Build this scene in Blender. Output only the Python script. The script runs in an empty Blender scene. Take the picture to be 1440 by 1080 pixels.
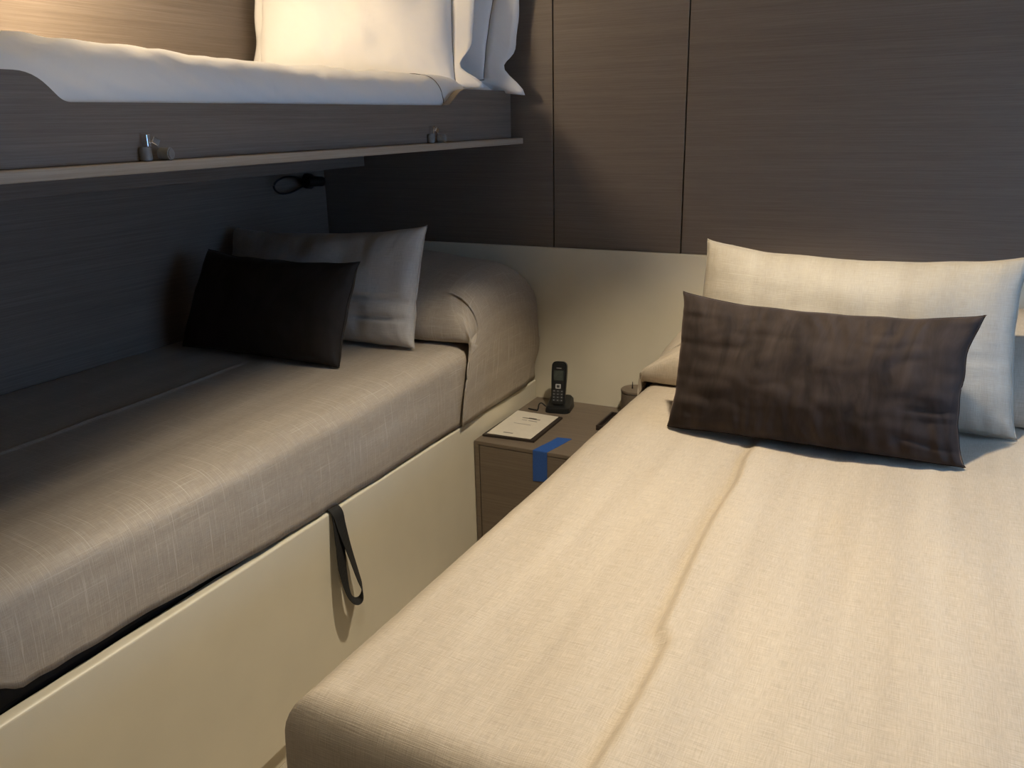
import bpy, bmesh, math, random
from mathutils import Vector, Matrix, noise
random.seed(7)
S = bpy.context.scene
COL = S.collection

# ------------------------------------------------------------------ camera
YAW, PITCH, ROLL, FPX = -0.46753, -0.30440, -0.02141, 1183.5
cam_d = bpy.data.cameras.new('camera'); cam = bpy.data.objects.new('camera', cam_d); COL.objects.link(cam)
fw = Vector((math.sin(YAW)*math.cos(PITCH), math.cos(YAW)*math.cos(PITCH), math.sin(PITCH)))
rt = fw.cross(Vector((0, 0, 1))).normalized(); up = rt.cross(fw)
r2 = rt*math.cos(ROLL) + up*math.sin(ROLL); u2 = -rt*math.sin(ROLL) + up*math.cos(ROLL)
M = Matrix((r2, u2, -fw)).transposed().to_4x4(); M.translation = Vector((1.965, -2.45, 1.36))
cam.matrix_world = M
cam_d.sensor_width = 36; cam_d.lens = FPX/1440*36; cam_d.clip_start = 0.02
S.camera = cam

# ------------------------------------------------------------------ world, exposure
S.view_settings.view_transform = 'Standard'; S.view_settings.look = 'None'
S.view_settings.gamma = 1; S.view_settings.use_curve_mapping = False
S.view_settings.exposure = 0.0
W = bpy.data.worlds.new('sky'); S.world = W; W.use_nodes = True
bg = W.node_tree.nodes['Background']
bg.inputs['Color'].default_value = (0.30, 0.56, 1.0, 1); bg.inputs['Strength'].default_value = 5.2

CEIL = 2.12; RX = 2.85; BY = -3.5
def light(name, kind, loc, energy, color, target=None, **kw):
    d = bpy.data.lights.new(name, kind); d.energy = energy; d.color = color
    for k, v in kw.items(): setattr(d, k, v)
    o = bpy.data.objects.new(name, d); COL.objects.link(o); o.location = loc
    if target is not None:
        o.rotation_euler = (Vector(target)-Vector(loc)).to_track_quat('-Z', 'Y').to_euler()
    return o
WARM = (1.0, 0.865, 0.66)
DOWN = [  # x, y, power, full cone (deg), blend, label
    (1.70, -1.00, 105, 89.6, 0.35, .030, 'round recessed ceiling downlight over the wide bed'),
    (1.74, -2.15, 30, 90, 0.35, .030, 'round recessed ceiling downlight over the foot of the wide bed'),
    (1.05, -1.50, 6, 80, 0.9, .050, 'round recessed ceiling downlight over the aisle between the beds'),
]
for (x, y, pw, cone, bl, sr, lb) in DOWN:
    light('downlight_beam', 'SPOT', (x, y, CEIL-0.012), pw, WARM, (x, y, 0), spot_size=math.radians(cone), spot_blend=bl, shadow_soft_size=sr)
BL = (.23, -1.12, 1.88)      # reading lamp on the wall over the upper bunk
light('bunk_lamp_beam', 'SPOT', BL, 28.0, (1.0, .78, .52), (.30, -.85, 1.50), spot_size=math.radians(165), spot_blend=.4, shadow_soft_size=.11)
light('window_daylight_portal', 'AREA', (RX+0.02, -1.10, 1.18), 1.0, (1, 1, 1), (0, -1.10, 1.18), shape='RECTANGLE', size=1.1, size_y=0.66).data.cycles.is_portal = True

# ------------------------------------------------------------------ materials
MATS = {}
class NT:
    def __init__(s, name):
        s.m = bpy.data.materials.new(name); s.m.use_nodes = True; s.n = s.m.node_tree.nodes; s.l = s.m.node_tree.links
        s.b = s.n['Principled BSDF']; MATS[name] = s.m
    def add(s, t, **kw):
        n = s.n.new(t)
        for k, v in kw.items(): setattr(n, k, v)
        return n
    def coord(s, kind, scale, rot=(0, 0, 0)):
        tc = s.add('ShaderNodeTexCoord'); mp = s.add('ShaderNodeMapping')
        mp.inputs['Scale'].default_value = scale; mp.inputs['Rotation'].default_value = rot
        s.l.new(tc.outputs[kind], mp.inputs['Vector']); return mp.outputs['Vector']
    def noise(s, vec, scale=1, detail=3, rough=.55, dist=0):
        n = s.add('ShaderNodeTexNoise'); n.inputs['Scale'].default_value = scale; n.inputs['Detail'].default_value = detail
        n.inputs['Roughness'].default_value = rough; n.inputs['Distortion'].default_value = dist
        s.l.new(vec, n.inputs['Vector']); return n.outputs['Fac']
    def ramp(s, fac, stops):
        r = s.add('ShaderNodeValToRGB'); e = r.color_ramp.elements
        while len(e) < len(stops): e.new(.5)
        for el, (p, c) in zip(e, stops): el.position = p; el.color = (*c, 1)
        s.l.new(fac, r.inputs['Fac']); return r.outputs['Color']
    def mix(s, a, b, fac, mode='MIX'):
        m = s.add('ShaderNodeMix', data_type='RGBA', blend_type=mode)
        if isinstance(fac, (int, float)): m.inputs['Factor'].default_value = fac
        else: s.l.new(fac, m.inputs['Factor'])
        for v, i in ((a, 6), (b, 7)):
            if isinstance(v, tuple): m.inputs[i].default_value = (*v, 1)
            else: s.l.new(v, m.inputs[i])
        return m.outputs[2]
    def math(s, a, b, op='ADD'):
        m = s.add('ShaderNodeMath', operation=op)
        for v, i in ((a, 0), (b, 1)):
            if isinstance(v, (int, float)): m.inputs[i].default_value = v
            else: s.l.new(v, m.inputs[i])
        return m.outputs[0]
    def bump(s, h, strength, dist=.002):
        b = s.add('ShaderNodeBump'); b.inputs['Strength'].default_value = strength; b.inputs['Distance'].default_value = dist
        s.l.new(h, b.inputs['Height']); s.l.new(b.outputs['Normal'], s.b.inputs['Normal'])
    def set(s, **kw):
        for k, v in kw.items():
            i = s.b.inputs[k.replace('_', ' ')]
            if isinstance(v, (int, float)): i.default_value = v
            elif isinstance(v, tuple): i.default_value = (*v, 1) if len(v) == 3 and i.type == 'RGBA' else v
            else: s.l.new(v, i)
        return s

def wood(name, dark, light_, grain='x', rough=.5):
    t = NT(name)
    def scl(a, b): return {'x': (a, b, b), 'y': (b, a, b), 'z': (b, b, a)}[grain]
    a = t.noise(t.coord('Object', scl(1.1, 55)), 1.0, 3, .6, .15)
    b = t.noise(t.coord('Object', scl(3.0, 330)), 1.0, 3, .65)
    c_ = t.noise(t.coord('Object', scl(22, 1500)), 1.0, 2, .6)
    mixed = t.math(t.math(t.math(a, .22, 'MULTIPLY'), t.math(b, .48, 'MULTIPLY')), t.math(c_, .30, 'MULTIPLY'))
    c = t.ramp(mixed, [(.36, dark), (.50, tuple((p+q)/2 for p, q in zip(dark, light_))), (.62, light_)])
    t.set(Base_Color=c, Roughness=rough, Specular_IOR_Level=.35)
    t.bump(mixed, .25, .0008)
    return t.m
wood('oak_x', (.145, .115, .090), (.205, .168, .136), 'x')
wood('oak_y', (.145, .115, .090), (.215, .178, .145), 'y')
wood('oak_stand', (.130, .100, .073), (.195, .155, .117), 'x')
wood('oak_lip', (.30, .24, .18), (.42, .35, .27), 'y', .45)

def plain(name, col, rough=.5, metal=0., spec=.5, noise_amt=0., scale=40, bump=0.):
    t = NT(name)
    if noise_amt or bump:
        f = t.noise(t.coord('Object', (1, 1, 1)), scale, 3)
        lo = tuple(c*(1-noise_amt) for c in col); hi = tuple(min(1, c*(1+noise_amt)) for c in col)
        t.set(Base_Color=t.ramp(f, [(.3, lo), (.7, hi)]))
        if bump: t.bump(f, bump, .001)
    else: t.set(Base_Color=col)
    t.set(Roughness=rough, Metallic=metal, Specular_IOR_Level=spec)
    return t.m
plain('cream', (.69, .635, .50), .42, noise_amt=.03, scale=6)
plain('black_base', (.012, .011, .011), .85, noise_amt=.3, scale=60)
plain('gap', (.012, .010, .009), .9, noise_amt=.2)
plain('black_plastic', (.011, .012, .013), .38, noise_amt=.15, scale=80)
plain('screen', (.055, .065, .06), .2, noise_amt=.15, scale=90)
plain('key_grey', (.42, .42, .43), .5, noise_amt=.05)
plain('key_dark', (.05, .05, .052), .45, noise_amt=.05)
plain('chrome', (.80, .80, .82), .16, 1.0, noise_amt=.03)
plain('grey_rubber', (.20, .195, .185), .55, noise_amt=.12, scale=120)
plain('card', (.66, .61, .52), .7, noise_amt=.03)
plain('ink', (.22, .20, .18), .8, noise_amt=.1)
plain('leather', (.030, .021, .017), .5, noise_amt=.25, scale=300, bump=.3)
plain('tape', (.018, .085, .33), .55, noise_amt=.12, scale=260, bump=.4)
plain('carpet', (.46, .40, .31), .95, noise_amt=.25, scale=500, bump=.8)
plain('ceiling', (.62, .58, .50), .8, noise_amt=.03)
plain('strap', (.010, .010, .010), .75, noise_amt=.25, scale=700, bump=.5)
plain('pin', (.02, .016, .014), .4, noise_amt=.1)
t = NT('lamp_lens'); t.set(Base_Color=(.9, .8, .65), Emission_Color=(1, .78, .5), Emission_Strength=6.0)
t = NT('glass'); t.set(Base_Color=(1, 1, 1), Roughness=0.0, Transmission_Weight=1.0, IOR=1.0)

def silk(name, dark, light_, slub, rough=.55, sheen=.25, th=.66):
    t = NT(name)
    warp = t.noise(t.coord('UV', (760, 45, 1)), 1, 2)      # threads along v
    weft = t.noise(t.coord('UV', (32, 900, 1)), 1, 2)      # threads along u
    sl = t.noise(t.coord('UV', (6, 420, 1)), 1, 2, .5)     # thick slubs along u
    sw = t.noise(t.coord('UV', (300, 5, 1)), 1, 2, .5)     # thinner slubs along v
    band = t.noise(t.coord('UV', (14, .7, 1)), 1, 4, .6)   # tone bands of the weave
    w = t.math(t.math(warp, .45, 'MULTIPLY'), t.math(weft, .55, 'MULTIPLY'))
    c = t.ramp(w, [(.33, dark), (.67, light_)])
    c = t.mix(c, t.ramp(band, [(.36, (.86, .85, .84)), (.62, (1.0, 1.0, 1.0))]), 1.0, 'MULTIPLY')
    c = t.mix(c, slub, t.ramp(sl, [(th, (0, 0, 0)), (th+.10, (.45, .45, .45))]))
    c = t.mix(c, slub, t.ramp(sw, [(th+.02, (0, 0, 0)), (th+.12, (.3, .3, .3))]))
    t.set(Base_Color=c, Roughness=rough, Sheen_Weight=sheen, Sheen_Roughness=.4, Sheen_Tint=light_, Specular_IOR_Level=.45)
    t.bump(t.math(w, t.math(t.math(sl, sw), .4, 'MULTIPLY')), .5, .0012)
    return t.m
silk('silk_wide', (.40, .335, .255), (.58, .50, .395), (.26, .21, .16))
silk('silk_single', (.33, .28, .22), (.48, .415, .335), (.66, .60, .51), th=.60)
silk('silk_cushion', (.33, .295, .235), (.43, .385, .315), (.50, .45, .375))
silk('silk_grey', (.42, .39, .345), (.56, .525, .47), (.58, .55, .50), .6)

t = NT('velvet')
nv = t.noise(t.coord('UV', (26, 7, 1)), 1, 4, .6, .6)
t.set(Base_Color=t.ramp(nv, [(.3, (.021, .016, .0145)), (.7, (.050, .038, .0335))]), Roughness=.85, Sheen_Weight=.40, Sheen_Roughness=.3, Sheen_Tint=(.48, .36, .30), Specular_IOR_Level=.1)
t.bump(t.noise(t.coord('UV', (900, 900, 1)), 1, 2), .25, .0008)
t = NT('velvet_black')
nv = t.noise(t.coord('UV', (16, 9, 1)), 1, 4, .6, .6)
t.set(Base_Color=t.ramp(nv, [(.3, (.020, .017, .015)), (.7, (.034, .029, .026))]), Roughness=.75, Sheen_Weight=.10, Sheen_Roughness=.4, Sheen_Tint=(.5, .42, .38), Specular_IOR_Level=.15)
t.bump(t.noise(t.coord('UV', (900, 900, 1)), 1, 2), .25, .0008)
t = NT('cotton')
nc = t.noise(t.coord('Object', (5, 5, 5)), 1, 4, .55, .4)
t.set(Base_Color=(.87, .86, .84), Roughness=.75, Sheen_Weight=.15)
t.bump(nc, .35, .02)
plain('cotton_piping', (.17, .155, .14), .8, noise_amt=.1)

# ------------------------------------------------------------------ helpers
ORG = {}
def empty(name, loc, label, cat, group=None):
    o = bpy.data.objects.new(name, None); COL.objects.link(o); o.location = loc; o.empty_display_size = .05
    ORG[o] = Vector(loc); tag(o, label, cat, group); return o
def tag(o, label, cat, group=None):
    o['label'] = label; o['category'] = cat
    if group: o['group'] = group
    return o
def obj(name, verts, faces, mat, parent=None, uvs=None, smooth=False, kind=None, origin=None):
    vs = [Vector(v) for v in verts]
    lo = Vector([min(v[i] for v in vs) for i in range(3)]); hi = Vector([max(v[i] for v in vs) for i in range(3)])
    og = Vector(origin) if origin is not None else Vector(((lo.x+hi.x)/2, (lo.y+hi.y)/2, lo.z))
    me = bpy.data.meshes.new(name); me.from_pydata([v-og for v in vs], [], faces)
    if uvs:
        ul = me.uv_layers.new(name='UVMap')
        for lp in me.loops: ul.data[lp.index].uv = uvs[lp.vertex_index]
    me.materials.append(MATS[mat])
    if smooth: me.polygons.foreach_set('use_smooth', [True]*len(me.polygons))
    me.validate(); me.update()
    o = bpy.data.objects.new(name, me); COL.objects.link(o); ORG[o] = og
    if parent is not None: o.parent = parent; o.location = og-ORG[parent]
    else: o.location = og
    if kind: o['kind'] = kind
    return o
class G:
    """collects shapes of one part"""
    def __init__(s): s.v = []; s.f = []
    def bm(s, bm):
        o = len(s.v); bm.verts.ensure_lookup_table(); bm.verts.index_update()
        s.v += [v.co.copy() for v in bm.verts]; s.f += [[v.index+o for v in f.verts] for f in bm.faces]; bm.free(); return s
    def box(s, x0, x1, y0, y1, z0, z1, bev=.0015, seg=2, rot=None):
        b = bmesh.new(); bmesh.ops.create_cube(b, size=1)
        for v in b.verts: v.co = Vector(((x0+x1)/2+v.co.x*(x1-x0), (y0+y1)/2+v.co.y*(y1-y0), (z0+z1)/2+v.co.z*(z1-z0)))
        if bev: bmesh.ops.bevel(b, geom=b.edges[:], offset=bev, segments=seg, affect='EDGES', profile=.5)
        if rot:
            c = Vector(rot[0]); R = Matrix.Rotation(rot[1], 3, rot[2])
            for v in b.verts: v.co = c+R@(v.co-c)
        return s.bm(b)
    def cyl(s, a, b_, r, r2=None, n=24, bev=0):
        a = Vector(a); b_ = Vector(b_); d = b_-a; b = bmesh.new()
        bmesh.ops.create_cone(b, cap_ends=True, segments=n, radius1=r, radius2=r if r2 is None else r2, depth=d.length)
        if bev:
            es = [e for e in b.edges if abs(e.verts[0].co.z-e.verts[1].co.z) < 1e-6 and len(e.link_faces) == 2]
            bmesh.ops.bevel(b, geom=es, offset=bev, segments=2, affect='EDGES')
        q = d.to_track_quat('Z', 'Y')
        for v in b.verts: v.co = (a+b_)/2+q@v.co
        return s.bm(b)
    def prism(s, pts, axis, a, b_, bev=.001):
        """closed outline extruded along axis (0=x,1=y,2=z); pts are the two other coordinates in order"""
        b = bmesh.new(); vs = []
        for p in pts:
            c = list(p); c.insert(axis, a); vs.append(b.verts.new(c))
        f = b.faces.new(vs); r = bmesh.ops.extrude_face_region(b, geom=[f])
        for e in r['geom']:
            if isinstance(e, bmesh.types.BMVert): e.co[axis] = b_
        bmesh.ops.recalc_face_normals(b, faces=b.faces[:])
        if bev: bmesh.ops.bevel(b, geom=[e for e in b.edges if e.calc_face_angle(0) > .6], offset=bev, segments=2, affect='EDGES')
        return s.bm(b)
    def tube(s, pts, r, n=8, closed=False):
        pts = [Vector(p) for p in pts]; o = len(s.v); N = len(pts)
        for i, p in enumerate(pts):
            a = pts[(i-1) % N] if closed or i > 0 else p; c = pts[(i+1) % N] if closed or i < N-1 else p
            d = (c-a).normalized() if (c-a).length > 1e-9 else Vector((0, 0, 1))
            x = d.cross(Vector((.13, .31, .94))).normalized(); y = d.cross(x)
            for k in range(n):
                an = 2*math.pi*k/n; s.v.append(p+r*(x*math.cos(an)+y*math.sin(an)))
        for i in range(N if closed else N-1):
            for k in range(n):
                j = (i+1) % N; s.f.append([o+i*n+k, o+i*n+(k+1) % n, o+j*n+(k+1) % n, o+j*n+k])
        if not closed: s.f.append([o+k for k in range(n)][::-1]); s.f.append([o+(N-1)*n+k for k in range(n)])
        return s
    def ribbon(s, pts, width, thick):
        """flat band: pts list of (point, width direction)"""
        o = len(s.v); N = len(pts)
        for i, (p, wd) in enumerate(pts):
            p = Vector(p); wd = Vector(wd).normalized()
            a = Vector(pts[max(0, i-1)][0]); c = Vector(pts[min(N-1, i+1)][0]); nrm = (c-a).cross(wd).normalized()
            for sx, sn in ((-1, -1), (1, -1), (1, 1), (-1, 1)): s.v.append(p+wd*sx*width/2+nrm*sn*thick/2)
        for i in range(N-1):
            for k in range(4): s.f.append([o+i*4+k, o+i*4+(k+1) % 4, o+i*4+4+(k+1) % 4, o+i*4+4+k])
        s.f.append([o, o+3, o+2, o+1]); e = o+(N-1)*4; s.f.append([e, e+1, e+2, e+3]); return s
    def out(s, name, mat, parent=None, smooth=False, kind=None): 
        o = obj(name, s.v, s.f, mat, parent, smooth=smooth, kind=kind)
        if smooth: o.data.set_sharp_from_angle(angle=math.radians(40))
        return o
def B(name, mat, parent, *a, kind=None, **k): return G().box(*a, **k).out(name, mat, parent, kind=kind)
def grid(name, rows, uvs, mat, parent=None, solid=0.0):
    n = len(rows[0]); v = [p for r in rows for p in r]; uv = [p for r in uvs for p in r]
    f = [[i*n+j, i*n+j+1, (i+1)*n+j+1, (i+1)*n+j] for i in range(len(rows)-1) for j in range(n-1)]
    o = obj(name, v, f, mat, parent, uvs=uv, smooth=True)
    if solid:
        m = o.modifiers.new('thickness', 'SOLIDIFY'); m.thickness = solid; m.offset = -1
    return o
def nz(x, y, z=0., s=1.): return noise.noise(Vector((x*s, y*s, z*s)))
def smooth(a, b, x):
    t = max(0., min(1., (x-a)/(b-a))); return t*t*(3-2*t)
def catmull(pts, n):
    out = []; P = [pts[0]]+list(pts)+[pts[-1]]
    for i in range(1, len(P)-2):
        for k in range(n):
            t = k/n; p0, p1, p2, p3 = P[i-1:i+3]
            out.append(tuple(.5*((2*b)+(c-a)*t+(2*a-5*b+4*c-d)*t*t+(3*b-a-3*c+d)*t**3) for a, b, c, d in zip(p0, p1, p2, p3)))
    out.append(tuple(pts[-1])); return out

# ------------------------------------------------------------------ room shell
B('floor', 'carpet', None, -.05, RX+.05, BY-.05, .05, -.05, 0, kind='structure', bev=0)
B('ceiling', 'ceiling', None, -.05, RX+.05, BY-.05, .05, CEIL, CEIL+.05, kind='structure', bev=0)
wh = B('wall_head', 'gap', None, -.05, RX+.05, .012, .06, 0, CEIL, kind='structure', bev=0)
HB = .972
for a, b in ((.0, .886), (.889, 1.2945), (1.2975, RX)):
    B('wall_panel', 'oak_x', wh, a+.0005, b-.0005, 0, .0125, HB-.03, CEIL-.001, bev=.0008)
B('wall_left', 'oak_y', None, -.05, 0, BY, .012, 0, CEIL, kind='structure', bev=0)
B('wall_back', 'oak_x', None, -.05, RX+.05, BY-.05, BY, 0, CEIL, kind='structure', bev=0)
WY0, WY1, WZ0, WZ1 = -1.65, -.55, .85, 1.51
g = G(); e = .06
g.box(RX, RX+e, BY, WY0, 0, CEIL, bev=0).box(RX, RX+e, WY1, .012, 0, CEIL, bev=0).box(RX, RX+e, WY0, WY1, 0, WZ0, bev=0).box(RX, RX+e, WY0, WY1, WZ1, CEIL, bev=0)
g.out('wall_right', 'cream', None, kind='structure')
wn = G(); fwd = .035
wn.box(RX-.01, RX+.05, WY0, WY0+fwd, WZ0, WZ1).box(RX-.01, RX+.05, WY1-fwd, WY1, WZ0, WZ1).box(RX-.01, RX+.05, WY0+fwd, WY1-fwd, WZ0, WZ0+fwd).box(RX-.01, RX+.05, WY0+fwd, WY1-fwd, WZ1-fwd, WZ1)
w1 = wn.out('window_1', 'cream', None, kind='structure')
B('pane', 'glass', w1, RX+.015, RX+.019, WY0+fwd-.004, WY1-fwd+.004, WZ0+fwd-.004, WZ1-fwd+.004, bev=0)

hb = B('headboard', 'cream', None, 0.002, 2.20, -.014, -.0006, .02, HB, bev=.004)
tag(hb, 'long low cream headboard panel running behind both beds', 'headboard')

for (x, y, pw, cone, bl, sr, lb) in DOWN:
    d = empty('downlight', (x, y, CEIL), lb, 'downlight', 'recessed ceiling downlights')
    b = bmesh.new(); n = 32; prof = [(.030, -.001), (.034, -.006), (.046, -.006), (.048, -.001)]
    rings = [[b.verts.new((x+r*math.cos(2*math.pi*k/n), y+r*math.sin(2*math.pi*k/n), CEIL+z)) for k in range(n)] for r, z in prof]
    for i in range(4):
        for k in range(n): b.faces.new((rings[i][k], rings[i][(k+1) % n], rings[(i+1) % 4][(k+1) % n], rings[(i+1) % 4][k]))
    bmesh.ops.recalc_face_normals(b, faces=b.faces[:]); G().bm(b).out('trim_ring', 'chrome', d, smooth=True)
    G().cyl((x, y, CEIL-.003), (x, y, CEIL-.0005), .0305).out('lens', 'lamp_lens', d)

# ------------------------------------------------------------------ coverlets
def drop(a, r, rtot):
    """unrolled distance a past the edge start -> (outward, down)"""
    if a <= 0: return 0., 0.
    arc = r*math.pi/2
    if a < arc:
        t = a/r; return r*math.sin(t), r*(1-math.cos(t))
    return r, r+(a-arc)
def samples(lo, hi, step):
    n = max(1, round((hi-lo)/step)); return [lo+(hi-lo)*i/n for i in range(n+1)]
def spread(name, parent, mat, x0, x1, yf, yh, zt, hemL, hemR, hemF, r, fn, hemfn, side_bulge=.004):
    """bedspread: flat top between x0..x1 and yf (foot)..yh (head); hem*=None for no drop on that side"""
    arc = r*math.pi/2
    def axis(lo, hi, dl, dh, step):
        out = []
        if dl is not None:
            L = arc+dl-r; out += [lo+r-a for a in samples(arc, L, .016)[::-1]]; out += [lo+r-a for a in samples(0, arc, arc/7)[::-1][1:]]
            out += samples(lo+r, (hi-r) if dh is not None else hi, step)[1:]
        else: out += samples(lo, (hi-r) if dh is not None else hi, step)
        if dh is not None:
            L = arc+dh-r; out += [hi-r+a for a in samples(0, arc, arc/7)[1:]]; out += [hi-r+a for a in samples(arc, L, .016)[1:]]
        return out
    dl = None if hemL is None else zt-hemL; dr = None if hemR is None else zt-hemR; df = None if hemF is None else zt-hemF
    AX = axis(x0, x1, dl, dr, .0045); AY = axis(yf, yh, df, None, .0125)
    rows, uvs = [], []
    for b in AY:
        row, uv = [], []
        for a in AX:
            ox = oy = dz = 0.; x, y = a, b
            if dl is not None and a < x0+r: o, d1 = drop(x0+r-a, r, 0); x = x0+r-o; dz = max(dz, d1); ox = -1 if d1 > 0 else 0
            if dr is not None and a > x1-r: o, d1 = drop(a-(x1-r), r, 0); x = x1-r+o; dz = max(dz, d1); ox = 1
            if df is not None and b < yf+r: o, d1 = drop(yf+r-b, r, 0); y = yf+r-o; dz = max(dz, d1); oy = -1
            z = zt-dz
            k = smooth(0, r, dz)
            full = zt-hemfn(x, y); 
            if dz > r and full > 0:           # stretch the drop so that the hem follows hemfn
                m = max([q for q, c in ((dl, ox < 0), (dr, ox > 0), (df, oy < 0)) if c] or [dz])
                z = zt-(r+(dz-r)*(full-r)/max(1e-6, m-r))
            top = (1-k)
            z += top*fn(x, y)
            bul = k*(side_bulge*math.sin(min(1, dz/.2)*math.pi)+.0035*nz(x*6, y*7, z*5)+.0018*nz(y*30, z*12, 4.))
            p = Vector((x+ox*bul, y+oy*bul, z)); row.append(p); uv.append((a, b))
        rows.append(row); uvs.append(uv)
    return grid(name, rows, uvs, mat, parent, solid=.004)

def drape(name, parent, mat, x_in, xe, s, yf, zt, ztop, hem, seed, rr=.11):
    """coverlet turned over the sleeping pillow at the head; s=+1 visible side faces +x, -1 faces -x"""
    prof = catmull([(yf+.035, zt+.004), (yf-.012, zt+.012), (yf-.024, zt+.05), (yf-.012, zt+.10), (yf+.035, zt+.155*(ztop-zt)/.21),
                    (yf+.10, zt+(ztop-zt)*.9), (yf+.19, ztop-.004), (yf+.29, ztop), (yf+.37, ztop-.012), (-.052, ztop-.035), (-.028, ztop-.07)], 7)
    rows, uvs = [], []; L = 0; pp = None
    n_in = 44
    for i, (y, z) in enumerate(prof):
        if pp: L += math.hypot(y-pp[0], z-pp[1])
        pp = (y, z); row, uv = [], []
        hfrac = max(0., (z-zt)/(ztop-zt)); r = .012+(rr-.012)*smooth(.1, .9, hfrac)
        front = y < yf+.04 and i < len(prof)/2
        back = smooth(yf+.02, -.03, y)
        xi = x_in; xo = xe
        for j in range(n_in+1):
            x = xi+(xo-s*r-xi)*j/n_in
            e = (x-xi)/(xo-xi)                       # 0 inner .. 1 outer
            sag = -.028*smooth(.55, 1.0, e)*hfrac+.006*nz(x*7, y*7, seed)*hfrac
            wr = .004*nz(x*16, y*9, seed+3)+.010*nz(x*5, z*6, seed+5)*(1 if front else .2)
            row.append(Vector((x, y+wr*(1 if front else 0)+(.018*smooth(.8, 1, e) if front else 0), z+sag))); uv.append((x, L))
        zb = z-.028*hfrac
        for k in range(1, 7):
            an = math.pi/2*k/6; row.append(Vector((xo-s*r+s*r*math.sin(an), y+(.018 if front else 0), zb-r*(1-math.cos(an))))); uv.append((xo+s*r*k/6, L))
        z0 = zb-r; h = hem
        for k in range(1, 17):
            q = k/16; zz = z0+(h-z0)*q
            yl = yf+.012-.075*smooth(zt+.10, hem, zz)        # sloping front edge of the turned-over part
            ys = yl+(-.024-yl)*back
            yy = y+(.018 if front else 0); yy = yy+(ys-yy)*smooth(0, .35, q)
            if front: yy = min(yy, max(yl, yl))
            bul = .010*math.sin(q*math.pi)*(.4+.6*math.sin(back*math.pi))+.004*nz(yy*9, zz*8, seed)-.022*smooth(.80, 1, back)*smooth(.5, 1, q)
            row.append(Vector((xo+s*bul, yy, zz))); uv.append((xo+s*(.12+(z0-zz)), L))
        rows.append(row); uvs.append(uv)
    return grid(name, rows, uvs, mat, parent, solid=.004)

# --- single bed under the bunk
sb = empty('single_bed', (.41, -.98, 0), 'low built-in single bed with cream side board under the upper bunk', 'bed')
B('plinth', 'cream', sb, .01, .80, -1.92, -.016, 0, .062)
B('base', 'black_base', sb, .012, .797, -1.93, -.017, .064, .515)
B('side_board', 'cream', sb, .800, .827, -1.915, -.016, .068, .531, bev=.005, seg=3)
B('mattress', 'black_base', sb, .015, .795, -1.925, -.02, .516, .72, bev=.02, seg=3)
SY = -1.098
strap_pts = [((.800, SY, .5335), 0), ((.824, SY, .5355), 0), ((.836, SY-.001, .522), 0), ((.842, SY-.006, .47), -4), ((.848, SY-.012, .40), -10), ((.856, SY-.012, .345), -26), ((.862, SY-.005, .316), -40),
             ((.866, SY+.010, .304), -44), ((.866, SY+.026, .307), -44), ((.862, SY+.034, .325), -38), ((.856, SY+.029, .36), -30), ((.848, SY+.016, .43), -22), ((.842, SY+.005, .49), -8), ((.838, SY+.001, .524), 0), ((.824, SY+.001, .5375), 0), ((.800, SY, .5355), 0)]
loop = [((q[0], q[1], q[2]), (math.sin(math.radians(q[3])), math.cos(math.radians(q[3])), 0)) for q in catmull([(*p_, a_) for p_, a_ in strap_pts], 5)]
st = G().ribbon(loop, .034, .0014).out('pull_strap', 'strap', sb); st['label'] = 'black webbing pull strap loop'
cv = empty('bedspread', (.42, -.98, .535), 'taupe silk bedspread on the single bed below the upper bunk', 'bedspread', 'silk bedspreads')
def top_single(x, y):
    h = .004*nz(x*3, y*3, 1.)+.0020*nz(x*9, y*7, 2.)
    h += .0035*math.exp(-((x-.36-.01*math.sin(y*3))/.007)**2)*smooth(-.75, -.95, y)   # pressed centre fold
    h += -.010*smooth(.70, .83, x)
    return h
def hem_single(x, y):
    f = smooth(-1.10, -1.80, y)
    return .5375+.028*f+.022*smooth(-1.80, -1.90, y)+.004*f*nz(y*11, 0, 3.)+.005*smooth(-1.76, -1.84, y)*math.sin(y*90)
spread('spread', cv, 'silk_single', .006, .824, -1.94, -.024, .755, None, .54, .54, .048, top_single, hem_single)
drape('pillow_drape', cv, 'silk_single', .008, .838, 1, -.468, .755, .966, .541, 3.)

# --- wide bed
wb = empty('wide_bed', (1.80, -.95, 0), 'wide bed in the foreground, nearest the camera', 'bed')
B('base', 'cream', wb, 1.40, 2.24, -1.75, -.016, 0, .40, bev=.004)
B('mattress', 'black_base', wb, 1.365, 2.27, -1.775, -.02, .401, .665, bev=.04, seg=3)
cw = empty('bedspread', (1.80, -.95, .22), 'beige silk bedspread brightly lit on the wide bed in front', 'bedspread', 'silk bedspreads')
def top_wide(x, y):
    h = .009*nz(x*3.4+.5*y, y*1.5, 7.)+.004*nz(x*9+2*y, y*2.5, 8.)+.0012*nz(x*22, y*14, 9.)
    xc = 1.675+.020*smooth(-.8, -1.0, y)+.008*math.sin(y*7.)+.016*smooth(-1.50, -1.515, y)
    on = smooth(-.66, -.86, y); d = x-xc
    h += on*.011*math.exp(-(d/.075)**2 if d > 0 else -(d/.008)**2)
    h += -on*.003*math.exp(-((d+.016)/.010)**2)
    return h
spread('spread', cw, 'silk_wide', 1.325, 2.31, -1.815, -.024, .70, .20, .20, .20, .045, top_wide, lambda x, y: .20+.006*nz(x*5, y*5, 2.))
drape('pillow_drape', cw, 'silk_wide', 2.26, 1.322, -1, -.44, .70, .895, .42, 11., rr=.20)

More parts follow.
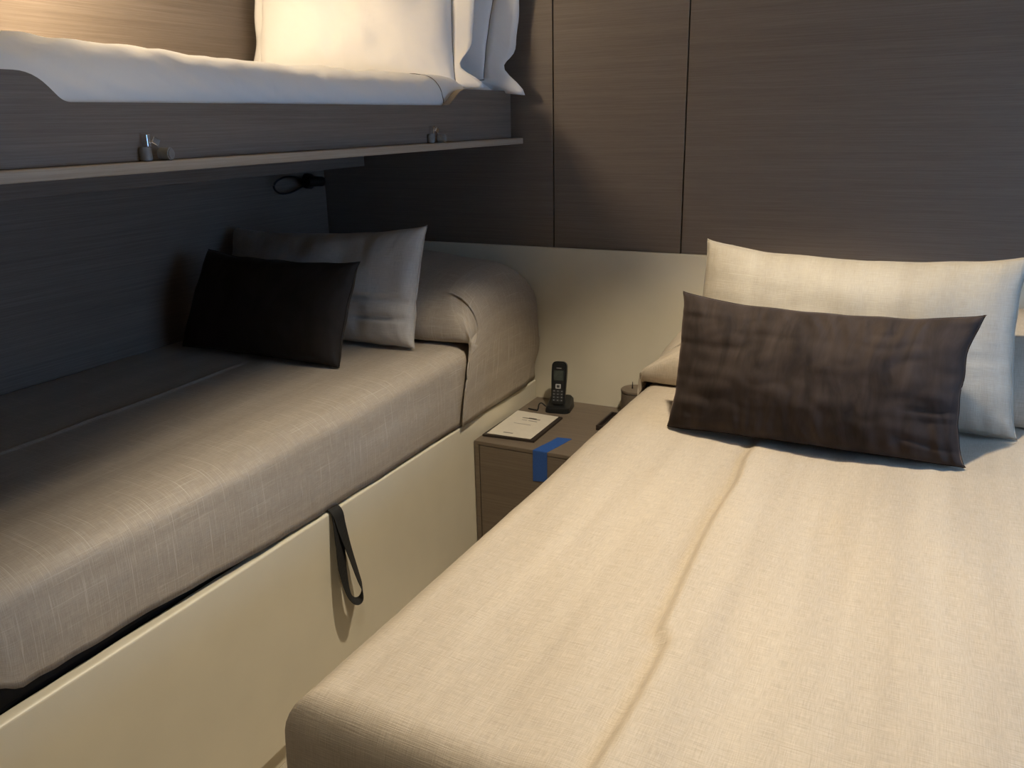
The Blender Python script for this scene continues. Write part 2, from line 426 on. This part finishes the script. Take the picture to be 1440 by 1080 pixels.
# ------------------------------------------------------------------ cushions
def cushion(name, c, T, mat, label, cat, group=None, seed=0., conc=(.015, .015, .004, .025), pucker=.004, crease=.003, N=(64, 44), back=.8, p=.36, pipe=None, lean=None, fold=None):
    """c = bl, br, tr, tl corners; front faces the camera side (-y)"""
    bl, br, tr, tl = [Vector(v) for v in c]
    Wd = (br-bl).length; Hd = (tl-bl).length
    nrm = (br-bl).cross(tl-bl).normalized()
    if nrm.y > 0: nrm = -nrm
    dx = ((br-bl)+(tr-tl)).normalized(); dyv = ((tl-bl)+(tr-br)).normalized()
    def mid(u, v):
        P = bl*(1-u)*(1-v)+br*u*(1-v)+tr*u*v+tl*(1-u)*v
        su = 4*u*(1-u); sv = 4*v*(1-v)
        P = P+dx*(sv**.7)*(conc[0]*(1-u)**2-conc[1]*u*u)+dyv*(su**.7)*(conc[2]*(1-v)**2-conc[3]*v*v)
        P = P+dyv*.004*nz(u*7, v*3, seed+21)*(1-sv*.8)+dx*.004*nz(v*6, u*3, seed+27)*(1-su*.8)
        if lean: P = P+nrm*lean*su*sv
        return P
    def thick(u, v):
        return T*((16*u*(1-u)*v*(1-v))**p)
    def edge(u, v): return min(u, 1-u)*Wd, min(v, 1-v)*Hd
    nu, nv_ = N; verts, uvs, faces = [], [], []
    def par(i, n): t = i/n; return .5-.5*math.cos(math.pi*t)*(.55+.45*1) if False else t*.5+.5*(.5-.5*math.cos(math.pi*t))
    idx = {}
    for side in (0, 1):
        for j in range(nv_+1):
            for i in range(nu+1):
                rim = i in (0, nu) or j in (0, nv_)
                if side and rim: idx[(1, i, j)] = idx[(0, i, j)]; continue
                u, v = par(i, nu), par(j, nv_)
                P = mid(u, v); tk = thick(u, v)
                eu, ev = edge(u, v)
                k = min(1, tk/T*1.3)
                gu = .5+1.2*max(0, nz(u*5, v, seed+31)); gv = .3+1.2*max(0, nz(v*5, u, seed+37)); ln = .035+.04*abs(nz(u*8, 1., seed+41))
                w = pucker*gu*math.exp(-ev/ln)*math.sin(u*Wd*170+9*nz(u*6, v*2, seed))*k+pucker*gv*math.exp(-eu/.05)*math.sin(v*Hd*100+6*nz(v*6, u*2, seed+4))*k
                w += crease*(nz(u*5, v*4, seed+9)+.6*abs(nz(u*9, v*8, seed+2)))*k
                if fold: w += fold(u, v)*k
                d = (tk+w) if side == 0 else -(tk*back+w*.5)
                idx[(side, i, j)] = len(verts); verts.append(P+nrm*d); uvs.append((u*Wd, v*Hd))
        for j in range(nv_):
            for i in range(nu):
                q = [idx[(side, i, j)], idx[(side, i+1, j)], idx[(side, i+1, j+1)], idx[(side, i, j+1)]]
                faces.append(q if side == 0 else q[::-1])
    t = empty(name, ((bl.x+br.x)/2, (bl.y+br.y)/2, min(bl.z, br.z)), label, cat, group)
    obj('cushion_body', verts, faces, mat, t, uvs=uvs, smooth=True)
    ring = [mid(par(i, nu), 0) for i in range(nu)]+[mid(1, par(j, nv_)) for j in range(nv_)]+[mid(1-par(i, nu), 1) for i in range(nu)]+[mid(0, 1-par(j, nv_)) for j in range(nv_)]
    G().tube(ring, .0016, 6, closed=True).out('seam', pipe or mat, t, smooth=True)
    return t, mid, nrm, dx, dyv
GC = 'scatter cushions on the beds'
# single bed: grey silk behind, black velvet in front
def gf(u, v): return -.018*math.exp(-((v-.40+.03*math.sin(u*9))/.02)**2)*smooth(.55, .75, u)-.016*math.exp(-((v-.22-.05*(u-.8))/.018)**2)*smooth(.62, .8, u)
cushion('silk_cushion', [(.03, -.575, .762), (.715, -.565, .762), (.735, -.50, 1.092), (.035, -.49, 1.062)], .075, 'silk_grey', 'grey silk cushion standing behind the black cushion on the single bed', 'cushion', GC, 5., (.012, .014, .004, .022), .006, .012, fold=gf, N=(70, 44))
cushion('velvet_cushion', [(.075, -.79, .762), (.630, -.79, .760), (.668, -.72, 1.024), (.130, -.70, 1.028)], .07, 'velvet_black', 'black velvet cushion leaning on the grey cushion on the shadowed single bed', 'cushion', GC, 8., (.012, .014, .004, .016), .003, .005)
# wide bed
def bf(u, v): return -.007*math.exp(-((v-.42)/.012)**2)*smooth(.75, .9, u)
cushion('silk_cushion', [(1.475, -.55, .708), (2.165, -.535, .706), (2.145, -.43, 1.070), (1.478, -.43, 1.078)], 0.105, 'silk_cushion', 'large pale beige silk cushion at the back of the wide bed', 'cushion', GC, 12., (.008, .018, .004, .030), .005, .006, fold=bf, back=.45)
def vf(u, v): return -.008*math.exp(-((v-.33-.10*(u-.85))/.018)**2)*smooth(.78, .92, u)-.006*math.exp(-((v-.26-.05*(u-.85))/.012)**2)*smooth(.8, .92, u)-.008*math.exp(-((v-.13+.35*(u-.85))/.02)**2)*smooth(.72, .88, u)
cushion('velvet_cushion', [(1.482, -.735, .706), (2.068, -.735, .706), (2.070, -.64, .985), (1.480, -.64, .990)], .095, 'velvet', 'dark brown velvet cushion in front of the beige cushion on the wide bed', 'cushion', GC, 20., (.012, .026, .002, .024), .010, .010, fold=vf, N=(130, 60), back=.5)

# ------------------------------------------------------------------ upper bunk
ub = empty('upper_bunk', (.40, -1.0, 1.22), 'grey-brown oak fold-down upper bunk with cut-out side rail', 'bunk bed')
B('tray', 'oak_y', ub, .002, .756, -2.05, -.026, 1.294, 1.304, bev=.001)
B('support_box', 'oak_y', ub, .002, .200, -2.05, -.030, 1.219, 1.293, bev=.002)
B('ledge', 'oak_lip', ub, 0.757, .790, -2.05, -.010, 1.288, 1.3055, bev=.002)
def fillet(pts, rad, n=6):
    out = []
    for i, p in enumerate(pts):
        r = rad[i]; p = Vector(p)
        if not r: out.append(tuple(p)); continue
        a = (Vector(pts[i-1])-p).normalized(); c = (Vector(pts[(i+1) % len(pts)])-p).normalized()
        for k in range(n+1):
            t = k/n; out.append(tuple(p+a*r*(1-t)**2+c*r*t**2))
    return out
rp = fillet([(-2.05, 1.306), (-.026, 1.306), (-.026, 1.443), (-.325, 1.443), (-.398, 1.3995), (-1.545, 1.3995), (-1.588, 1.4425), (-2.05, 1.446)], [0, 0, 0, .03, .012, .012, .03, 0])
rl = G().prism(rp, 0, .735, .757, .001).out('side_rail', 'oak_y', ub)
for yy, lb in ((-1.405, None), (-.497, None)):
    k = G().cyl((.764, yy-.010, 1.306), (.764, yy-.010, 1.329), .0105, bev=.002).out('rail_latch', 'grey_rubber', rl, smooth=True)
    G().cyl((.768, yy+.016, 1.3165), (.790, yy+.022, 1.3165), .0105, bev=.002).out('knob', 'grey_rubber', k, smooth=True)
    G().box(.758, .772, yy-.010, yy-.002, 1.329, 1.349, bev=.001).box(.772, .776, yy-.002, yy+.012, 1.334, 1.346, bev=.001, rot=((.772, yy, 1.338), -.5, 'X')).out('clip', 'chrome', k)

# duvet on the bunk
dv_rows, dv_uv = [], []
for y in samples(-2.02, -.045, .015):
    row, uv = [], []; lift = .020*smooth(-.9, -1.5, y)
    pr = catmull([(.722, 1.335), (.731, 1.375), (.733, 1.405), (.722, 1.438), (.695, 1.465+lift*.6), (.645, 1.483+lift), (.56, 1.493+lift), (.40, 1.50+lift), (.20, 1.50+lift), (.03, 1.495+lift), (.006, 1.47+lift)], 6)
    for i, (x, z) in enumerate(pr):
        q = i/len(pr); am = smooth(0, .2, q)
        w = .006*nz(x*5, y*4, 3.)*am+.004*nz((y+x*1.4)*13, x*4, 6.)*am+.0025*nz(y*24+x*26, x*4, 1.)*smooth(.1, .3, q)
        x += .004*nz(y*20+z*34, z*9, 5.)*smooth(.12, .28, q)
        w -= .055*smooth(-.42, -.33, y)*smooth(.66, .56, x)
        row.append(Vector((x+(.004*nz(y*6, 1., 2.) if q > .05 else 0)-.004, y, z+w))); uv.append((x, y))
    dv_rows.append(row); dv_uv.append(uv)
du = empty('duvet', (.37, -1.0, 1.335), 'white cotton duvet on the upper bunk', 'duvet')
grid('duvet_cover', [r for r in dv_rows], dv_uv, 'cotton', du, solid=-.01)
yh = -.395
row = dv_rows[min(range(len(dv_rows)), key=lambda i: abs(dv_rows[i][0].y-yh))]
G().tube([p+Vector((.0005+.0*i, .018*math.sin(i/9), .001)) for i, p in enumerate(row[6:34])], .0011, 6).out('hem_stitching', 'cotton_piping', du)

def oxford(name, body, outer, T, label, seed, conc=(.012, .015, .0, .02)):
    t, mid, nrm, dx, dyv = cushion(name, body, T, 'cotton', label, 'pillow', 'white pillows on the upper bunk', seed, conc, .006, .014, pipe='cotton_piping', p=.45)
    o = [Vector(v) for v in outer]; n = 40
    sides = [((0, 0), (1, 0), o[0], o[1]), ((1, 0), (1, 1), o[1], o[2]), ((1, 1), (0, 1), o[2], o[3]), ((0, 1), (0, 0), o[3], o[0])]
    v, f = [], []
    tot = 0
    for (a, b, oa, ob) in sides:
        for i in range(n):
            q = i/n; inn = mid(a[0]+(b[0]-a[0])*q, a[1]+(b[1]-a[1])*q); out = oa.lerp(ob, q)
            if a == (1, 0): out = out+(inn-out).normalized()*(.058*math.exp(-((q-.11)/.08)**2)*(1-math.exp(-(q/.05)**2))+.016*math.exp(-((q-.27)/.12)**2))
            cc = (mid(.5, .5)-out); out = out+cc*.05*(4*q*(1-q))
            for k in range(5):
                s_ = k/4; w = .007*s_*math.sin(tot*.33+3*nz(tot*.06, seed))*1.0
                v.append(inn.lerp(out, s_)+nrm*w)
            tot += 1
    N = 4*n
    for i in range(N):
        for k in range(4): f.append([i*5+k, i*5+k+1, ((i+1) % N)*5+k+1, ((i+1) % N)*5+k])
    fl = obj('flange', v, f, 'cotton', t, smooth=True)
    m = fl.modifiers.new('thickness', 'SOLIDIFY'); m.thickness = .0018; m.offset = 0
oxford('pillow', [(.10, -.12, 1.50), (.700, -.085, 1.475), (.785, -.055, 1.90), (.12, -.075, 1.92)], [(.03, -.13, 1.49), (.822, -.055, 1.428), (.825, -.035, 1.97), (.05, -.05, 1.98)], .05, 'white cotton pillow with wide flange standing against the head wall on the bunk', 31.)
oxford('pillow', [(.065, -.350, 1.492), (.690, -.235, 1.452), (.655, -.140, 1.90), (.055, -.265, 1.92)], [(.022, -.345, 1.44), (.768, -.215, 1.449), (.715, -.120, 1.97), (.010, -.255, 1.98)], .085, 'white cotton pillow with thin dark piping in front on the upper bunk', 33.)

# reading light under the bunk
rd = empty('reading_light', (.02, -.12, 1.13), 'small black wall light with looped cord in the dark under the upper bunk', 'wall light')
G().cyl((.0, -.10, 1.172), (.022, -.10, 1.172), .026, n=28, bev=.003).out('back_plate', 'black_plastic', rd, smooth=True)
G().cyl((.022, -.10, 1.172), (.05, -.10, 1.170), .008).cyl((.05, -.075, 1.170), (.05, -.165, 1.176), .017, bev=.004).out('lamp_head', 'black_plastic', rd, smooth=True)
lp = [(.045, -.165, 1.176), (.045, -.20, 1.192), (.04, -.25, 1.196), (.035, -.288, 1.184), (.032, -.298, 1.164), (.032, -.275, 1.146), (.032, -.23, 1.143), (.03, -.18, 1.152), (.015, -.13, 1.162)]
G().tube(catmull(lp, 6), .0035, 8).out('cord', 'black_plastic', rd, smooth=True)

# reading lamp over the bunk, just above the picture
bl_ = empty('reading_lamp', (.0, BL[1], BL[2]), 'small metal wall reading lamp above the upper bunk', 'wall lamp')
G().box(.0005, .016, BL[1]-.03, BL[1]+.03, BL[2]-.02, BL[2]+.075, bev=.003).out('wall_plate', 'chrome', bl_)
G().tube([(.016, BL[1], BL[2]+.05), (.10, BL[1], BL[2]+.055), (BL[0], BL[1], BL[2]+.05)], .005, 10).out('arm', 'chrome', bl_, smooth=True)
b = bmesh.new(); n = 28
R_ = [[b.verts.new((BL[0]+r*math.cos(2*math.pi*k/n), BL[1]+r*math.sin(2*math.pi*k/n), BL[2]+z)) for k in range(n)] for r, z in ((.115, .000), (.115, .010), (.07, .050), (.012, .060))]
for i in range(3):
    for k in range(n): b.faces.new((R_[i][k], R_[i][(k+1) % n], R_[i+1][(k+1) % n], R_[i+1][k]))
b.faces.new(R_[3]); bmesh.ops.recalc_face_normals(b, faces=b.faces[:]); G().bm(b).out('shade', 'cream', bl_, smooth=True)

# ------------------------------------------------------------------ nightstand and what stands on it
NX0, NX1, NF, NT_ = .830, 1.292, -.455, .470
ns = empty('nightstand', ((NX0+NX1)/2, -.23, 0), 'oak nightstand standing between the two beds', 'nightstand')
B('carcass', 'gap', ns, NX0+.012, NX1-.012, NF+.012, -.0165, .002, NT_-.012, bev=0)
B('top_panel', 'oak_stand', ns, NX0, NX1, NF, -.016, NT_-.011, NT_, bev=.0008)
B('side_panel', 'oak_stand', ns, NX0, NX0+.0145, NF, -.0165, .001, NT_-.0115, bev=.0008)
B('side_panel', 'oak_stand', ns, NX1-.0145, NX1, NF, -.0165, .001, NT_-.0115, bev=.0008)
B('drawer_front', 'oak_stand', ns, NX0+.0168, NX1-.0168, NF+.0005, NF+.0118, .012, NT_-.0133, bev=.0008)

# folder and card
def quad(name, mat, cs, z0, z1, parent=None):
    return G().prism([(x, y) for x, y in cs], 2, z0, z1, .0004).out(name, mat, parent)
pd = tag(quad('folder', 'leather', [(.8365, -.416), (.999, -.404), (.995, -.186), (.838, -.180)], NT_+.0003, NT_+.0065), 'thin dark leather folder under the printed card on the nightstand', 'folder')
cd = empty('printed_card', (.915, -.295, NT_+.0068), 'cream printed card lying on a dark folder on the nightstand', 'card')
CC = [Vector(v) for v in ((.8455, -.405, 0), (.985, -.398, 0), (.984, -.191, 0), (.840, -.185, 0))]
quad('sheet', 'card', [(v.x, v.y) for v in CC], NT_+.0068, NT_+.0078, cd)
def onc(u, v): p = CC[0]*(1-u)*(1-v)+CC[1]*u*(1-v)+CC[2]*u*v+CC[3]*(1-u)*v; return (p.x, p.y)
for (u0, u1, v0, v1) in ((.30, .72, .735, .765), (.34, .46, .66, .675), (.50, .70, .655, .675), (.26, .66, .50, .512), (.30, .52, .10, .13), (.44, .62, .745, .785)):
    G().prism([onc(u0, v0), onc(u1, v0), onc(u1, v1), onc(u0, v1)], 2, NT_+.0078, NT_+.00795, 0).out('print_line', 'ink', cd)

# tape
tp = G(); z = NT_
pts = [((1.066, -.335, z+.0006), (1, .12, 0)), ((1.058, -.38, z+.0006), (1, .1, 0)), ((1.047, -.43, z+.0006), (1, 0, 0)), ((1.042, NF-.0004, z+.0006), (1, 0, 0)), ((1.0415, NF-.0008, z-.0006), (1, 0, 0)), ((1.041, NF-.0008, z-.05), (1, 0, 0)), ((1.041, NF-.0008, z-.092), (1, 0, .1))]
tp.ribbon(pts, .044, .0005)
tag(tp.out('painters_tape', 'tape'), 'strip of blue painter\'s tape folded over the nightstand front edge', 'tape')

# cradle and handset
cr = empty('charging_cradle', (.955, -.10, NT_), 'black phone charging cradle on the nightstand by the headboard', 'cradle')
def rbox(x0, x1, y0, y1, r, n=6):
    out = []
    for cx, cy, a0 in ((x1-r, y1-r, 0), (x0+r, y1-r, 90), (x0+r, y0+r, 180), (x1-r, y0+r, 270)):
        out += [(cx+r*math.cos(math.radians(a0+90*k/n)), cy+r*math.sin(math.radians(a0+90*k/n))) for k in range(n+1)]
    return out
HC = Vector((.952, -.118, NT_)); RZ = .18
def rotz(p, c=HC, a=RZ): d = Vector(p)-c; return c+Matrix.Rotation(a, 3, 'Z')@d
def turned(g_): g_.v = [rotz(v) for v in g_.v]; return g_
b = bmesh.new()
lo = [b.verts.new((x, y, NT_+.0003)) for x, y in rbox(.912, .992, -.148, -.050, .018)]
mi = [b.verts.new((x, y, NT_+.016+(.012 if y > -.09 else 0))) for x, y in rbox(.914, .990, -.146, -.052, .017)]
tpv = [b.verts.new((x, y, NT_+.020+(.016 if y > -.09 else 0))) for x, y in rbox(.920, .984, -.140, -.058, .014)]
for A, C_ in ((lo, mi), (mi, tpv)):
    for k in range(len(A)): b.faces.new((A[k], A[(k+1) % len(A)], C_[(k+1) % len(A)], C_[k]))
b.faces.new(lo[::-1]); b.faces.new(tpv); bmesh.ops.recalc_face_normals(b, faces=b.faces[:])
turned(G().bm(b)).out('cradle_body', 'black_plastic', cr, smooth=True)
cab = [(.915, -.125, NT_+.008), (.900, -.130, NT_+.022), (.893, -.138, NT_+.020), (.892, -.146, NT_+.004), (.884, -.148, NT_+.003), (.868, -.146, NT_+.003), (.858, -.143, NT_+.003)]
G().tube(catmull(cab, 6), .0022, 8).out('cord', 'black_plastic', cr, smooth=True)

hs = empty('phone_handset', (.952, -.118, NT_+.021), 'black cordless phone handset standing upright in its cradle', 'phone')
HW, HD, HL = .047, .022, .138; tilt = -.20
HB0 = Vector((.952, -.122, NT_+.022))
def hp(x, y, z):       # local handset coords: x across, y thickness (front = -), z along
    c, s_ = math.cos(tilt), math.sin(tilt); v = Vector((x, y*c-z*s_, y*s_+z*c)); return rotz(HB0+v)
def hslab(name, mat, x0, x1, z0, z1, y0, y1, r, parent, bev=.0015):
    g_ = G().prism(rbox(x0, x1, z0, z1, r), 1, y0, y1, bev); 
    g_.v = [hp(*v) for v in g_.v]; return g_.out(name, mat, parent, smooth=True)
# outline slightly narrower at the bottom, rounded crown
ol = fillet([(-.0205, 0), (.0205, 0), (.0245, .09), (.0235, HL), (-.0235, HL), (-.0245, .09)], [.008, .008, .02, .016, .016, .02])
g_ = G().prism(ol, 1, -HD/2, HD/2, .004); g_.v = [hp(*v) for v in g_.v]; hb_ = g_.out('shell', 'black_plastic', hs, smooth=True)
F = -HD/2
sc = hslab('screen', 'screen', -.0155, .0155, .078, .110, F-.0006, F+.001, .002, hs, .0002); sc['label'] = 'small dark grey display'
hslab('speaker_slot', 'key_grey', -.008, .008, .1165, .1180, F-.0004, F+.001, .0006, hs, .0001)
nk = hslab('navigation_key', 'key_grey', -.0085, .0085, .052, .067, F-.0012, F+.001, .002, hs, .0003); nk['label'] = 'silver square navigation key'
hslab('key_centre', 'key_dark', -.0045, .0045, .0555, .0635, F-.0018, F-.0010, .001, nk, .0002)
for rr_ in range(4):
    for cc_ in (-1, 0, 1):
        kk = hslab('key', 'key_dark', cc_*.0125-.005, cc_*.0125+.005, .041-rr_*.0098, .0475-rr_*.0098, F-.0008, F+.001, .002, hs, .0002)
        hslab('digit_mark', 'key_grey', cc_*.0125-.0013, cc_*.0125+.0013, .0435-rr_*.0098, .0452-rr_*.0098, F-.0011, F-.0007, .0006, kk, 0)

# tray and round pot, mostly hidden by the wide bed
ty = empty('tray', (1.19, -.14, NT_), 'low dark brown tray half hidden behind the wide bed\'s edge', 'tray')
B('tray_floor', 'leather', ty, 1.128, 1.262, -.232, -.105, NT_+.0003, NT_+.004, bev=.001)
for a in ((1.124, 1.130, -.236, -.101), (1.260, 1.266, -.236, -.101), (1.1305, 1.2595, -.236, -.2305), (1.1305, 1.2595, -.1065, -.101)):
    B('tray_rim', 'leather', ty, a[0], a[1], a[2], a[3], NT_+.0003, NT_+.016, bev=.001)
pt = empty('round_pot', (1.188, -.058, NT_), 'round brown wooden pot against the headboard beside the wide bed', 'pot')
G().cyl((1.188, -.062, NT_+.0003), (1.188, -.062, NT_+.078), .044, n=40, bev=.002).out('pot_body', 'oak_stand', pt, smooth=True)
G().cyl((1.188, -.062, NT_+.0782), (1.188, -.062, NT_+.086), .045, n=40, bev=.0015).out('lid', 'oak_stand', pt, smooth=True)
G().cyl((1.178, -.062, NT_+.0862), (1.178, -.062, NT_+.108), .0022, .0008, n=10).out('pin', 'pin', pt)
